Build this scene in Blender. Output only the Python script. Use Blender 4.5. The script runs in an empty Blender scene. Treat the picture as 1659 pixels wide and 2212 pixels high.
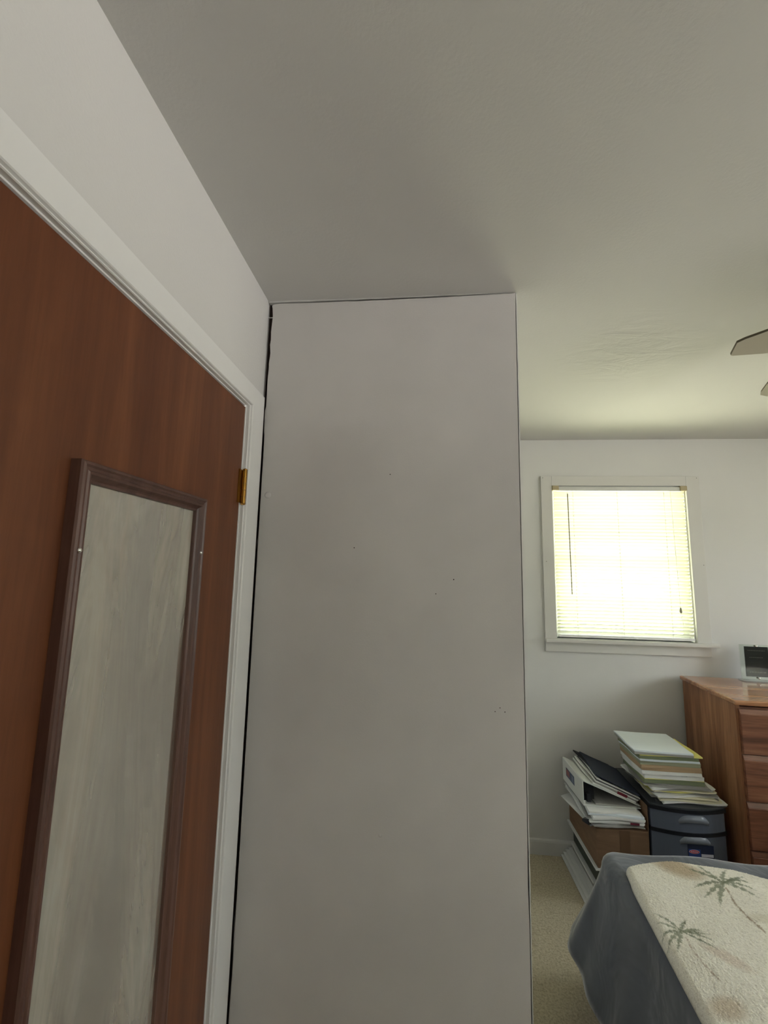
import bpy, bmesh, math, random
import numpy as np
from mathutils import Vector, Matrix
random.seed(7)
S = bpy.context.scene
COL = S.collection
PI = math.pi
CEIL = 2.44
XL, YP, XR, YF = -0.501, 1.224, 0.280, 2.728      # left wall, partition face, partition corner, far wall
X1, Y0 = 3.30, -2.60                              # right wall, back wall

# ------------------------------------------------------------------ camera
f, yaw, pitch, roll, CH = 913.0, -.0912, .1352, .021, 1.589
fwd = Vector((math.sin(yaw)*math.cos(pitch), math.cos(yaw)*math.cos(pitch), math.sin(pitch)))
r0 = Vector((math.cos(yaw), -math.sin(yaw), 0)); u0 = r0.cross(fwd)
rr = math.cos(roll)*r0 + math.sin(roll)*u0; uu = -math.sin(roll)*r0 + math.cos(roll)*u0
cam = bpy.data.cameras.new('camera'); co = bpy.data.objects.new('camera', cam); COL.objects.link(co)
M = Matrix.Identity(4)
for i in range(3):
    M[i][0], M[i][1], M[i][2] = rr[i], uu[i], -fwd[i]
M.translation = Vector((0, 0, CH)); co.matrix_world = M
cam.sensor_fit = 'VERTICAL'; cam.sensor_height = 24.0; cam.lens = f/2212*24.0; cam.clip_start = .02
S.camera = co

# ------------------------------------------------------------------ world (daylight over a lawn) and light
SKY = 16.0
w = bpy.data.worlds.new('world'); S.world = w; w.use_nodes = True
nt = w.node_tree; nt.nodes.clear()
tc = nt.nodes.new('ShaderNodeTexCoord'); sep = nt.nodes.new('ShaderNodeSeparateXYZ')
nt.links.new(tc.outputs['Generated'], sep.inputs[0])
rp = nt.nodes.new('ShaderNodeValToRGB'); mr = nt.nodes.new('ShaderNodeMapRange')
mr.inputs[1].default_value = -1; mr.inputs[2].default_value = 1
nt.links.new(sep.outputs[2], mr.inputs[0]); nt.links.new(mr.outputs[0], rp.inputs[0])
e = rp.color_ramp.elements
e[0].position = 0.0; e[0].color = (1.0, .93, .91, 1)
e[1].position = 1.0; e[1].color = (.50, .56, .66, 1)
for p, c in ((.43, (1.0, .93, .90, 1)), (.485, (.50, .49, .45, 1)), (.53, (.40, .40, .39, 1)), (.62, (.64, .68, .74, 1))):
    k = e.new(p); k.color = c
bgn = nt.nodes.new('ShaderNodeBackground'); bgn.inputs[1].default_value = SKY
wo = nt.nodes.new('ShaderNodeOutputWorld')
nt.links.new(rp.outputs[0], bgn.inputs[0]); nt.links.new(bgn.outputs[0], wo.inputs[0])

def portal(name, loc, rot, sx, sy):
    l = bpy.data.lights.new(name, 'AREA'); l.shape = 'RECTANGLE'; l.size = sx; l.size_y = sy
    o = bpy.data.objects.new(name, l); COL.objects.link(o); o.location = loc; o.rotation_euler = rot
    l.cycles.is_portal = True
    return o
W1 = (.811, 1.620, 1.200, 2.140)                   # far window opening x0 x1 z0 z1
W2 = (-1.9, .10, 1.24, 2.14)                      # assumed unseen right-hand window added for light, opening y0 y1 z0 z1
portal('daylight_portal', ((W1[0]+W1[1])/2, YF+.13, (W1[2]+W1[3])/2), (-PI/2, 0, 0), W1[1]-W1[0], W1[3]-W1[2])
W3 = (1.24, 2.20, 1.20, 2.14)                      # unseen second right-hand window, added beyond the partition to light the bed
portal('daylight_portal', (X1+.13, (W3[0]+W3[1])/2, (W3[2]+W3[3])/2), (0, PI/2, 0), W3[3]-W3[2], W3[1]-W3[0])
portal('daylight_portal', (X1+.13, (W2[0]+W2[1])/2, (W2[2]+W2[3])/2), (0, PI/2, 0), W2[3]-W2[2], W2[1]-W2[0])

vs = S.view_settings
S.display_settings.display_device = 'sRGB'
vs.view_transform = 'Standard'; vs.look = 'None'; vs.gamma = 1; vs.use_curve_mapping = False
vs.exposure = 0.8

# ------------------------------------------------------------------ helpers
def srgb(r, g, b):
    def c(v):
        v /= 255
        return v/12.92 if v <= .04045 else ((v+.055)/1.055)**2.4
    return (c(r), c(g), c(b), 1)

def mat(name, col, rough=.6, **k):
    m = bpy.data.materials.new(name); m.use_nodes = True
    b = m.node_tree.nodes['Principled BSDF']
    b.inputs['Base Color'].default_value = col if len(col) == 4 else (*col, 1)
    b.inputs['Roughness'].default_value = rough
    for a, v in k.items(): b.inputs[a.replace('_', ' ')].default_value = v
    return m

def nodes(m): return m.node_tree, m.node_tree.nodes['Principled BSDF']

def coords(t, scale=(1, 1, 1), rot=(0, 0, 0), kind='Object'):
    tc = t.nodes.new('ShaderNodeTexCoord'); mp = t.nodes.new('ShaderNodeMapping')
    mp.inputs['Scale'].default_value = scale; mp.inputs['Rotation'].default_value = rot
    t.links.new(tc.outputs[kind], mp.inputs[0]); return mp.outputs[0]

def noise(t, vec, scale, detail=4, rough=.55, dist=0):
    n = t.nodes.new('ShaderNodeTexNoise'); n.inputs['Scale'].default_value = scale
    n.inputs['Detail'].default_value = detail; n.inputs['Roughness'].default_value = rough
    n.inputs['Distortion'].default_value = dist
    t.links.new(vec, n.inputs['Vector']); return n.outputs['Fac']

def ramp(t, fac, stops):
    r = t.nodes.new('ShaderNodeValToRGB'); e = r.color_ramp.elements
    e[0].position, e[0].color = stops[0]; e[1].position, e[1].color = stops[-1]
    for p, c in stops[1:-1]:
        k = e.new(p); k.color = c
    t.links.new(fac, r.inputs[0]); return r.outputs[0]

def bump(t, b, h, strength, dist=.01):
    n = t.nodes.new('ShaderNodeBump'); n.inputs['Strength'].default_value = strength
    n.inputs['Distance'].default_value = dist
    t.links.new(h, n.inputs['Height']); t.links.new(n.outputs[0], b.inputs['Normal'])

def mixc(t, fac, a, bcol, mode='MIX'):
    m = t.nodes.new('ShaderNodeMix'); m.data_type = 'RGBA'; m.blend_type = mode
    for sock, v in ((m.inputs['Factor'], fac), (m.inputs['A'], a), (m.inputs['B'], bcol)):
        pass
    ins = [m.inputs[0], m.inputs[6], m.inputs[7]]
    for s, v in zip(ins, (fac, a, bcol)):
        if isinstance(v, (int, float, tuple)): s.default_value = v
        else: t.links.new(v, s)
    return m.outputs[2]

def paint(name, col, var=.05, texture=220, strength=.12, rough=.75, blotch=1.2):
    m = mat(name, col, rough); t, b = nodes(m); v = coords(t)
    c2 = tuple(x*(1-var) for x in col[:3]) + (1,)
    c3 = tuple(min(1, x*(1+var)) for x in col[:3]) + (1,)
    t.links.new(ramp(t, noise(t, v, blotch, 3), [(.35, c2), (.65, c3)]), b.inputs['Base Color'])
    bump(t, b, noise(t, v, texture, 3), strength, .002)
    return m

def wood(name, dark, mid, light, axis='z', scale=1.0, rough=.45, grain=.45):
    m = mat(name, mid, rough); t, b = nodes(m)
    st = {'z': (14, 14, .9), 'x': (.9, 14, 14), 'y': (14, .9, 14)}[axis]
    v = coords(t, tuple(s*scale for s in st))
    n1 = noise(t, v, 1.6, 6, .6, .6)
    c = ramp(t, n1, [(.30, dark), (.5, mid), (.72, light)])
    v2 = coords(t, tuple(s*scale*7 for s in st)); n2 = noise(t, v2, 1.5, 3, .6)
    fine = ramp(t, n2, [(.38, (.55, .5, .48, 1)), (.56, (1, 1, 1, 1))])
    t.links.new(mixc(t, grain, c, fine, 'MULTIPLY'), b.inputs['Base Color'])
    bump(t, b, n2, .08, .001)
    return m

def addbox(bm, x0, x1, y0, y1, z0, z1, mi=0):
    v = [bm.verts.new((x, y, z)) for z in (z0, z1) for y in (y0, y1) for x in (x0, x1)]
    for q in ((0, 2, 3, 1), (4, 5, 7, 6), (0, 1, 5, 4), (2, 6, 7, 3), (0, 4, 6, 2), (1, 3, 7, 5)):
        bm.faces.new([v[i] for i in q]).material_index = mi

def bev(bm, w, seg=2):
    bmesh.ops.bevel(bm, geom=list(bm.edges), offset=w, segments=seg, affect='EDGES', profile=.6, clamp_overlap=True)

def link(name, bm, m, parent=None, smooth=False, loc=None, rot=None):
    me = bpy.data.meshes.new(name)
    bmesh.ops.recalc_face_normals(bm, faces=list(bm.faces))
    bm.to_mesh(me); bm.free()
    for x in (m if isinstance(m, (list, tuple)) else [m]): me.materials.append(x)
    if smooth:
        for p in me.polygons: p.use_smooth = True
    o = bpy.data.objects.new(name, me); COL.objects.link(o)
    if loc: o.location = loc
    if rot: o.rotation_euler = rot
    if parent: o.parent = parent
    return o

def box(name, b6, m, parent=None, bevel=0, **k):
    bm = bmesh.new(); addbox(bm, *b6)
    if bevel: bev(bm, bevel)
    return link(name, bm, m, parent, **k)

def empty(name, loc=(0, 0, 0), rot=(0, 0, 0)):
    o = bpy.data.objects.new(name, None); COL.objects.link(o); o.location = loc; o.rotation_euler = rot
    o.empty_display_size = .05
    return o

def tag(o, label=None, cat=None, group=None, kind=None):
    if label: o['label'] = label
    if cat: o['category'] = cat
    if group: o['group'] = group
    if kind: o['kind'] = kind
    return o
def struct(o, label, cat): return tag(o, label, cat, kind='structure')

def tube(bm, pts, r, seg=8, caps=True):
    pts = [Vector(p) for p in pts]; rings = []
    rs = r if isinstance(r, (list, tuple)) else [r]*len(pts)
    for i, p in enumerate(pts):
        d = (pts[min(i+1, len(pts)-1)]-pts[max(i-1, 0)]).normalized()
        a = Vector((0, 0, 1)) if abs(d.z) < .9 else Vector((1, 0, 0))
        u = d.cross(a).normalized(); v = d.cross(u)
        rings.append([bm.verts.new(p+rs[i]*(math.cos(2*PI*k/seg)*u+math.sin(2*PI*k/seg)*v)) for k in range(seg)])
    for a, b in zip(rings, rings[1:]):
        for k in range(seg): bm.faces.new((a[k], a[(k+1) % seg], b[(k+1) % seg], b[k]))
    if caps: bm.faces.new(rings[0]); bm.faces.new(rings[-1])

def poly_prism(bm, pts, axis, a0, a1):
    """polygon given in the two other axes, extruded along axis"""
    def mk(p, a):
        return {'x': (a, p[0], p[1]), 'y': (p[0], a, p[1]), 'z': (p[0], p[1], a)}[axis]
    A = [bm.verts.new(mk(p, a0)) for p in pts]; B = [bm.verts.new(mk(p, a1)) for p in pts]
    bm.faces.new(A); bm.faces.new(B)
    n = len(pts)
    for i in range(n): bm.faces.new((A[i], A[(i+1) % n], B[(i+1) % n], B[i]))

# ------------------------------------------------------------------ materials
WALLC = (.68, .675, .65, 1)
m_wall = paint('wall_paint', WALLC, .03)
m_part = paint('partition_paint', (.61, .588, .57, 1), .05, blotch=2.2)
m_left = paint('left_wall_paint', (.64, .628, .61, 1), .02, strength=.25, texture=160)
m_trim = paint('trim_paint', (.74, .732, .718, 1), .02, strength=.06, rough=.45)
m_casefar = paint('window_trim_paint', (.64, .63, .59, 1), .02, strength=.05, rough=.5)
m_white = mat('white_plastic', (.86, .86, .84), .35)
m_dark = mat('dark_gap', srgb(46, 30, 26), .9)

m_ceil = paint('ceiling_paint', (.60, .59, .57, 1), .02, strength=.2, texture=130)
t, b = nodes(m_ceil)                                # patched plaster: ridges near the fan
v = coords(t)
sp = t.nodes.new('ShaderNodeVectorMath'); sp.operation = 'DISTANCE'; sp.inputs[1].default_value = (.80, 1.62, CEIL)
t.links.new(v, sp.inputs[0])
mk = t.nodes.new('ShaderNodeMapRange'); mk.inputs[1].default_value = .02; mk.inputs[2].default_value = .36
mk.inputs[3].default_value = 1; mk.inputs[4].default_value = 0; t.links.new(sp.outputs['Value'], mk.inputs[0])
nr = noise(t, coords(t, (3.2, 8, 1), (0, 0, -.55)), 1.6, 6, .6, .8)
mk.interpolation_type = 'SMOOTHSTEP'
ms = t.nodes.new('ShaderNodeMath'); ms.operation = 'SUBTRACT'; ms.inputs[1].default_value = .5; t.links.new(nr, ms.inputs[0])
mm = t.nodes.new('ShaderNodeMath'); mm.operation = 'MULTIPLY'; t.links.new(ms.outputs[0], mm.inputs[0]); t.links.new(mk.outputs[0], mm.inputs[1])
b2 = t.nodes.new('ShaderNodeBump'); b2.inputs['Strength'].default_value = .45; b2.inputs['Distance'].default_value = .035
t.links.new(mm.outputs[0], b2.inputs['Height'])
old = b.inputs['Normal'].links[0].from_node
t.links.new(b2.outputs[0], old.inputs['Normal'])

m_door = wood('luan_door_wood', srgb(94, 54, 33), srgb(105, 62, 38), srgb(122, 75, 47), 'z', .8, .42, .22)
m_door.node_tree.nodes['Principled BSDF'].inputs['Specular IOR Level'].default_value = .3
m_oakv = wood('oak_side', srgb(118, 76, 54), srgb(160, 112, 80), srgb(190, 142, 106), 'z', .8, .4)
m_oakh = wood('oak_drawer', srgb(84, 52, 40), srgb(134, 88, 66), srgb(160, 112, 84), 'x', .9, .35)
m_oakt = wood('oak_top', srgb(142, 92, 62), srgb(184, 130, 92), srgb(206, 158, 120), 'x', .9, .16)
m_oakt.node_tree.nodes['Principled BSDF'].inputs['Coat Weight'].default_value = .6
m_oakt.node_tree.nodes['Principled BSDF'].inputs['Coat Roughness'].default_value = .08
m_frame = wood('mirror_frame_wood', srgb(70, 46, 38), srgb(88, 60, 50), srgb(104, 74, 62), 'z', 1.2, .42)
m_brass = mat('aged_brass', srgb(150, 112, 52), .38, Metallic=1.0)

m_mirror = mat('old_mirror_glass', (.80, .80, .76), .03, Metallic=1.0)
t, b = nodes(m_mirror)
dirt = t.nodes.new('ShaderNodeBsdfDiffuse')
v = coords(t, (1, 6, 1.1))
n1 = noise(t, v, 1.5, 5, .55, .7)
n2 = noise(t, coords(t, (1, 7, 2.2)), 1.6, 5, .6, 1.2)
t.links.new(mixc(t, n2, (.36, .27, .19, 1), (.56, .56, .49, 1)), dirt.inputs[0])
fac = ramp(t, n1, [(.40, (.14, .14, .14, 1)), (.52, (.42, .42, .42, 1)), (.66, (.70, .70, .70, 1))])
mx = t.nodes.new('ShaderNodeMixShader'); out = t.nodes['Material Output']
t.links.new(fac, mx.inputs[0]); t.links.new(b.outputs[0], mx.inputs[1]); t.links.new(dirt.outputs[0], mx.inputs[2])
t.links.new(mx.outputs[0], out.inputs[0])

m_slat = mat('blind_slat_vinyl', (.80, .79, .66), .4)
t, b = nodes(m_slat)
tr = t.nodes.new('ShaderNodeBsdfTranslucent'); tr.inputs[0].default_value = (.90, .90, .74, 1)
mx = t.nodes.new('ShaderNodeMixShader'); mx.inputs[0].default_value = .08
t.links.new(b.outputs[0], mx.inputs[1]); t.links.new(tr.outputs[0], mx.inputs[2])
t.links.new(mx.outputs[0], t.nodes['Material Output'].inputs[0])

m_glass = bpy.data.materials.new('window_glass'); m_glass.use_nodes = True
t = m_glass.node_tree; t.nodes.clear()
g1 = t.nodes.new('ShaderNodeBsdfTransparent'); g1.inputs[0].default_value = (.70, .73, .62, 1)  # tint puts green-yellow outdoor light into the far panes and dims them
g2 = t.nodes.new('ShaderNodeBsdfGlossy'); g2.inputs['Roughness'].default_value = .02
mx = t.nodes.new('ShaderNodeMixShader'); mx.inputs[0].default_value = .06
oo = t.nodes.new('ShaderNodeOutputMaterial')
t.links.new(g1.outputs[0], mx.inputs[1]); t.links.new(g2.outputs[0], mx.inputs[2]); t.links.new(mx.outputs[0], oo.inputs[0])

m_carpet = mat('beige_carpet', srgb(158, 142, 108), 1.0); t, b = nodes(m_carpet); v = coords(t)
ca = ramp(t, noise(t, v, 120, 3, .7), [(.3, srgb(172, 160, 132)), (.5, srgb(206, 195, 166)), (.72, srgb(226, 217, 192))])
cb = ramp(t, noise(t, v, 9, 5, .7, .4), [(.30, (.66, .60, .54, 1)), (.44, (1, 1, 1, 1))])
t.links.new(mixc(t, .55, ca, cb, 'MULTIPLY'), b.inputs['Base Color']); bump(t, b, noise(t, v, 150, 3, .7), .8, .006)

m_sheet = mat('slate_microfibre', srgb(100, 104, 112), .85, Sheen_Weight=.8, Sheen_Roughness=.35)
t, b = nodes(m_sheet); v = coords(t)
t.links.new(ramp(t, noise(t, v, 5, 5, .6, .5), [(.3, srgb(84, 88, 96)), (.7, srgb(108, 113, 122))]), b.inputs['Base Color'])
bump(t, b, noise(t, v, 5, 3, .5, .9), .5, .03)
m_card = mat('brown_cardboard', srgb(126, 98, 74), .85); t, b = nodes(m_card)
t.links.new(ramp(t, noise(t, coords(t, (1, 1, 6)), 7, 4), [(.3, srgb(116, 90, 68)), (.7, srgb(134, 106, 80))]), b.inputs['Base Color'])
m_tape = mat('packing_tape', srgb(108, 84, 64), .35)
m_black = mat('black_plastic', (.012, .013, .017), .35)
m_smoke = mat('smoky_drawer_plastic', srgb(96, 104, 120), .28, Alpha=1.0)
m_smoke2 = mat('smoky_pull_plastic', srgb(126, 133, 145), .3)
m_chrome = mat('polished_steel', (.9, .88, .84), .12, Metallic=1.0)
m_acrylic = bpy.data.materials.new('clear_acrylic'); m_acrylic.use_nodes = True
t = m_acrylic.node_tree; t.nodes.clear()
g1 = t.nodes.new('ShaderNodeBsdfTransparent'); g1.inputs[0].default_value = (.95, .97, .95, 1)
g2 = t.nodes.new('ShaderNodeBsdfGlossy'); g2.inputs['Roughness'].default_value = .05
fr_ = t.nodes.new('ShaderNodeLayerWeight'); fr_.inputs[0].default_value = .2
mx = t.nodes.new('ShaderNodeMixShader'); oo = t.nodes.new('ShaderNodeOutputMaterial')
t.links.new(fr_.outputs['Fresnel'], mx.inputs[0]); t.links.new(g1.outputs[0], mx.inputs[1]); t.links.new(g2.outputs[0], mx.inputs[2]); t.links.new(mx.outputs[0], oo.inputs[0])
m_navy = mat('navy_card', (.006, .007, .014), .3)
m_grey = mat('grey_print', srgb(120, 118, 116), .5)

# ------------------------------------------------------------------ setting
# floor and ceiling
m_skyblock = paint('sky_blocker_paint', (.55, .54, .52, 1), .03)  # for unseen overhangs added outside to cut sky light at the windows
struct(box('sky_blocker_1', (XL-.2, X1+.75, YF+.201, YF+.80, CEIL-.06, CEIL), m_skyblock), 'unseen overhang added outside to block sky above the far window', 'added eave')
struct(box('sky_blocker_2', (X1+.201, X1+.80, Y0-.2, YF+.2, CEIL-.06, CEIL), m_skyblock), 'unseen overhang added outside to block sky above the right-hand window', 'added eave')
struct(box('floor', (XL-.2, X1+.2, Y0-.2, YF+.2, -.12, 0), m_carpet), 'beige cut-pile carpet with darker worn flecks', 'floor')
struct(box('ceiling', (XL-.2, X1+.2, Y0-.2, YF+.2, CEIL, CEIL+.15), m_ceil), 'off-white ceiling with patched plaster ridges near the fan', 'ceiling')

# left wall with the doorway hole
DY0, DY1, DZ = .338, 1.108, 2.040
bm = bmesh.new()
addbox(bm, XL-.12, XL, Y0-.2, DY0-.012, 0, CEIL)
addbox(bm, XL-.12, XL, DY0-.012, DY1+.012, DZ+.012, CEIL)
addbox(bm, XL-.12, XL, DY1+.012, YF+.2, 0, CEIL)
struct(link('wall_left', bm, m_left), 'white painted wall above and around the brown door', 'wall')

def wall_hole(name, plane, a0, a1, hole, d0, d1, m):
    bm = bmesh.new(); h0, h1, z0, z1 = hole
    segs = [(a0, h0, 0, CEIL), (h1, a1, 0, CEIL), (h0, h1, 0, z0), (h0, h1, z1, CEIL)]
    for s in segs:
        if plane == 'y': addbox(bm, s[0], s[1], d0, d1, s[2], s[3])
        else: addbox(bm, d0, d1, s[0], s[1], s[2], s[3])
    return link(name, bm, m)
struct(wall_hole('wall_far', 'y', XL, X1+.2, W1, YF, YF+.12, m_wall), 'grey-white far wall around the window with the blind', 'wall')
bm = bmesh.new()
for ya, yb, za, zb_ in ((Y0-.2, W2[0], 0, CEIL), (W2[0], W2[1], 0, W2[2]), (W2[0], W2[1], W2[3], CEIL), (W2[1], W3[0], 0, CEIL), (W3[0], W3[1], 0, W3[2]), (W3[0], W3[1], W3[3], CEIL), (W3[1], YF, 0, CEIL)):
    addbox(bm, X1, X1+.12, ya, yb, za, zb_)
struct(link('wall_right', bm, m_wall), 'off-white wall on the right, out of the picture', 'wall')
struct(box('wall_back', (XL, X1, Y0-.12, Y0, 0, CEIL), m_wall), 'off-white wall behind the camera', 'wall')

# partition: studs inside, loose drywall face pulled away from the left wall and the ceiling
part = struct(empty('wall_partition', (0, YP, 0)), 'grey projecting partition wall with open cracks along its left and top edges', 'wall')
bm = bmesh.new(); addbox(bm, -.46, XR-.013, .03, YF-YP, 0, CEIL); link('stud_core', bm, m_dark, part)
bm = bmesh.new(); addbox(bm, XL, -.462, .018, .05, 0, CEIL-.001); link('stud', bm, m_dark, part)
rnd = random.Random(3)
pts = [(XR-.0025, 0.0)]
for z in np.arange(.1, 2.44, .1):                    # right edge: nearly straight, small nicks low down
    if z < 2.43: pts.append((XR-.0022-(rnd.random()*.0022 if z < .95 else 0), float(z)))
pts.append((XR-.001, 2.4385))
xs = np.linspace(XR-.02, -.475, 46)
for i, x in enumerate(xs):
    u = (XR-x)/(XR+.49)
    zc = 2.4375-.0060*min(1, u*2.2)-.001*max(0, u*2.2-1)
    pts.append((float(x), zc+rnd.uniform(-.0011, .0009)))
pts += [(-.484, 2.429), (-.4885, 2.424)]
z = 2.415
while z > .02:
    base = -.4880 if z > 2.11 else -.4895+.0012*(2.1-z)
    if z > 2.11: base += .0030-.0022*(2.42-z)/.3
    pts.append((base+rnd.uniform(-.0018, .0014), z)); z -= rnd.uniform(.012, .03) if z > 1.9 else rnd.uniform(.02, .06)
pts.append((-.487, 0))
bm = bmesh.new(); poly_prism(bm, pts, 'y', 0, .0125)
bmesh.ops.triangulate(bm, faces=[f for f in bm.faces if len(f.verts) > 4])
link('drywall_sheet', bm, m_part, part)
# return face with the metal corner bead
bm = bmesh.new(); addbox(bm, XR-.0125, XR, .013, YF-YP, 0, CEIL); link('drywall_return', bm, m_wall, part)
bm = bmesh.new()
prev = None
for z in np.linspace(0, 2.437, 60):
    j = rnd.uniform(0, .0009) if z < 1.0 else 0
    p = [bm.verts.new((XR+.0002, .001, z)), bm.verts.new((XR+.0030-j, .001, z)), bm.verts.new((XR+.0030-j, .020, z)), bm.verts.new((XR+.0002, .020, z))]
    if prev:
        for k in range(4): bm.faces.new((prev[k], prev[(k+1) % 4], p[(k+1) % 4], p[k]))
    prev = p
link('corner_bead', bm, m_wall, part)
# torn tape strip left hanging on the ceiling
bm = bmesh.new()
top = [(XR-.02, 2.4397), (XL+.002, 2.4397)]; low = []
for i, x in enumerate(np.linspace(XL+.002, XR-.05, 40)):
    u = (XR-x)/(XR-XL); low.append((float(x), 2.4398-.0052*min(1, u*1.6)+rnd.uniform(-.0006, .0006)))
poly_prism(bm, top+low, 'y', -.002, .012); bmesh.ops.triangulate(bm, faces=[f for f in bm.faces if len(f.verts) > 4])
link('torn_joint_tape', bm, m_ceil, part)
# bridging scraps of tape in the vertical gap, screw dimples and holes on the face
bm = bmesh.new(); addbox(bm, XL+.001, -.486, .004, .007, 2.386, 2.3875); link('tape_scrap', bm, m_left, part)
for x, z, r in ((-.096, 1.869, .0016), (-.197, 1.650, .0017), (.09, 1.565, .0018), (.04, 1.524, .0015), (.213, 1.226, .0014), (.226, 1.216, .0015), (.2, 1.216, .0014)):
    bm = bmesh.new(); bmesh.ops.create_circle(bm, cap_ends=True, radius=r, segments=10, matrix=Matrix.Translation((x, -.0006, z)) @ Matrix.Rotation(PI/2, 4, 'X'))
    link('nail_hole', bm, m_dark, part)
for x, z, r in ((-.104, .889, .005), (-.466, 1.805, .010)):
    bm = bmesh.new(); bmesh.ops.create_uvsphere(bm, u_segments=16, v_segments=8, radius=r, matrix=Matrix.Translation((x, .0, z)) @ Matrix.Diagonal((1, .22, 1, 1)))
    link('popped_screw_bump', bm, m_part, part, smooth=True)

# door: slab, hinge, jamb; casing is a trim of its own
door = struct(empty('door_1', (XL, DY1, 0)), 'closed reddish-brown flush wooden door with a long mirror on it', 'door')
o = box('door_slab', (XL-.040, XL+.0005, DY0, DY1-.004, .012, DZ-.004), m_door, bevel=.0015); o.parent = door; o.matrix_parent_inverse = Matrix.Translation(door.location).inverted()
def adopt(o, p):
    o.parent = p; o.matrix_parent_inverse = p.matrix_basis.inverted() if p.parent is None else (p.parent.matrix_basis @ p.matrix_basis).inverted(); return o
def hinge(z):
    hx, hy = XL+.0075, DY1+.003
    h = empty('hinge', (0, 0, 0)); adopt(h, door)
    k0 = z-.045
    bmh = bmesh.new()
    for k in range(5):
        a, b_ = k0+k*.018, k0+(k+1)*.018-.0008
        tube(bmh, [(hx, hy, a), (hx, hy, b_)], .0068, 14)
    o = link('knuckle', bmh, m_brass)
    return o, (hx, hy, k0)
for hz in (1.808, .28):
    bmh = bmesh.new(); hx, hy = XL+.0085, DY1+.004; k0 = hz-.046
    for k in range(5):
        tube(bmh, [(hx, hy, k0+k*.0184), (hx, hy, k0+(k+1)*.0184-.0009)], .0066, 14)
    tube(bmh, [(hx, hy, k0-.003), (hx, hy, k0+.096)], .0042, 12)
    for zz, s in ((k0+.0925, 1), (k0-.0005, -1)):
        tube(bmh, [(hx, hy, zz), (hx, hy, zz+s*.002), (hx, hy, zz+s*.0045)], [.0068, .0072, .004], 14)
    addbox(bmh, XL+.0002, XL+.0030, DY1-.018, DY1+.004, k0, k0+.092)
    h = link('hinge', bmh, m_brass, smooth=False); adopt(h, door); h['label'] = 'aged brass butt hinge'
# jamb edge strips
jx0, jx1 = XL-.11, XL-.0005
tj = empty('trim_2', (XL, DY1, 0)); struct(tj, 'white painted door jamb beside the brown door', 'door jamb')
adopt(box('side_jamb', (jx0, jx1+.001, DY1, DY1+.011, 0, DZ+.011), m_trim), tj)
adopt(box('side_jamb', (jx0, jx1+.001, DY0-.011, DY0-.002, 0, DZ+.011), m_trim), tj)
adopt(box('head_jamb', (jx0, jx1+.001, DY0-.002, DY1, DZ, DZ+.011), m_trim), tj)
# casing: rounded outer step profile, mitred as one frame with three boards
CW = .0865
tcase = empty('trim_1', (XL, DY1, 0)); struct(tcase, 'white door casing running up beside the cracked partition', 'door casing')
prof = [(0, 0), (0, .009), (.0015, .011), (.004, .011), (.0055, .0085), (.0075, .0145), (.010, .0165), (CW, .0165), (CW, 0)]
cy0, cy1, cz = DY0-.005, DY1+.005, DZ+.003
hprof = prof
def casing_board(bm, seq, pf=None):
    rows = []
    for (a, h) in (pf or prof):
        rows.append([bm.verts.new((XL+h, y, z)) for (y, z) in seq(a)])
    for r1, r2 in zip(rows, rows[1:]):
        bm.faces.new((r1[0], r1[1], r2[1], r2[0]))
for nm, seq in (('side_casing', lambda a: ((cy1+a, 0), (cy1+a, cz+a*.70))),
                ('side_casing', lambda a: ((cy0-a, 0), (cy0-a, cz+a*.70))),
                ('head_casing', lambda a: ((cy0-a, cz+a*.70), (cy1+a, cz+a*.70)))):
    bm = bmesh.new(); casing_board(bm, seq, hprof if nm == 'head_casing' else None); adopt(link(nm, bm, m_trim), tcase)

# baseboards
def baseboard(name, x0, x1, y, label):
    bm = bmesh.new()
    poly_prism(bm, [(y, 0), (y-.013, 0), (y-.013, .066), (y-.010, .075), (y-.004, .080), (y, .080)], 'x', x0, x1)
    return struct(link(name, bm, m_wall), label, 'baseboard')
baseboard('baseboard_far', XR+.001, X1, YF, 'painted baseboard along the far wall above the carpet')
bm = bmesh.new(); addbox(bm, XR, XR+.012, YP+.02, YF-.014, 0, .08)
struct(link('baseboard_partition', bm, m_wall), 'painted baseboard on the hidden return of the partition', 'baseboard')
bm = bmesh.new(); addbox(bm, XL, XL+.013, Y0, DY0-.1, 0, .08); struct(link('baseboard_left', bm, m_wall), 'painted baseboard on the left wall beyond the door', 'baseboard')
bm = bmesh.new(); addbox(bm, X1-.013, X1, Y0, YF-.014, 0, .08); struct(link('baseboard_right', bm, m_wall), 'painted baseboard on the right wall', 'baseboard')

# ------------------------------------------------------------------ far window
wx0, wx1, wz0, wz1 = W1
win = struct(empty('window_1', ((wx0+wx1)/2, YF, wz0)), 'double-hung window in the far wall behind the lowered blind', 'window')
def W(name, b6, m, bevel=0): return adopt(box(name, b6, m, bevel=bevel), win)
W('casing', (.748, wx0+.004, YF-.017, YF, wz0-.002, 2.199), m_casefar, .002)
W('casing', (wx1-.004, 1.694, YF-.017, YF, wz0-.002, 2.199), m_casefar, .002)
W('casing', (wx0+.004, wx1-.004, YF-.017, YF, wz1-.003, 2.199), m_casefar, .002)
W('sill', (.746, 1.722, YF-.045, YF+.05, wz0-.022, wz0), m_casefar, .005)
W('apron', (.750, 1.690, YF-.015, YF, wz0-.078, wz0-.022), m_casefar, .002)
W('jamb_liner', (wx0, wx0+.012, YF+.0, YF+.12, wz0, wz1), m_white)
W('jamb_liner', (wx1-.012, wx1, YF+.0, YF+.12, wz0, wz1), m_white)
W('head_liner', (wx0+.012, wx1-.012, YF, YF+.12, wz1-.012, wz1), m_white)
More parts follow.
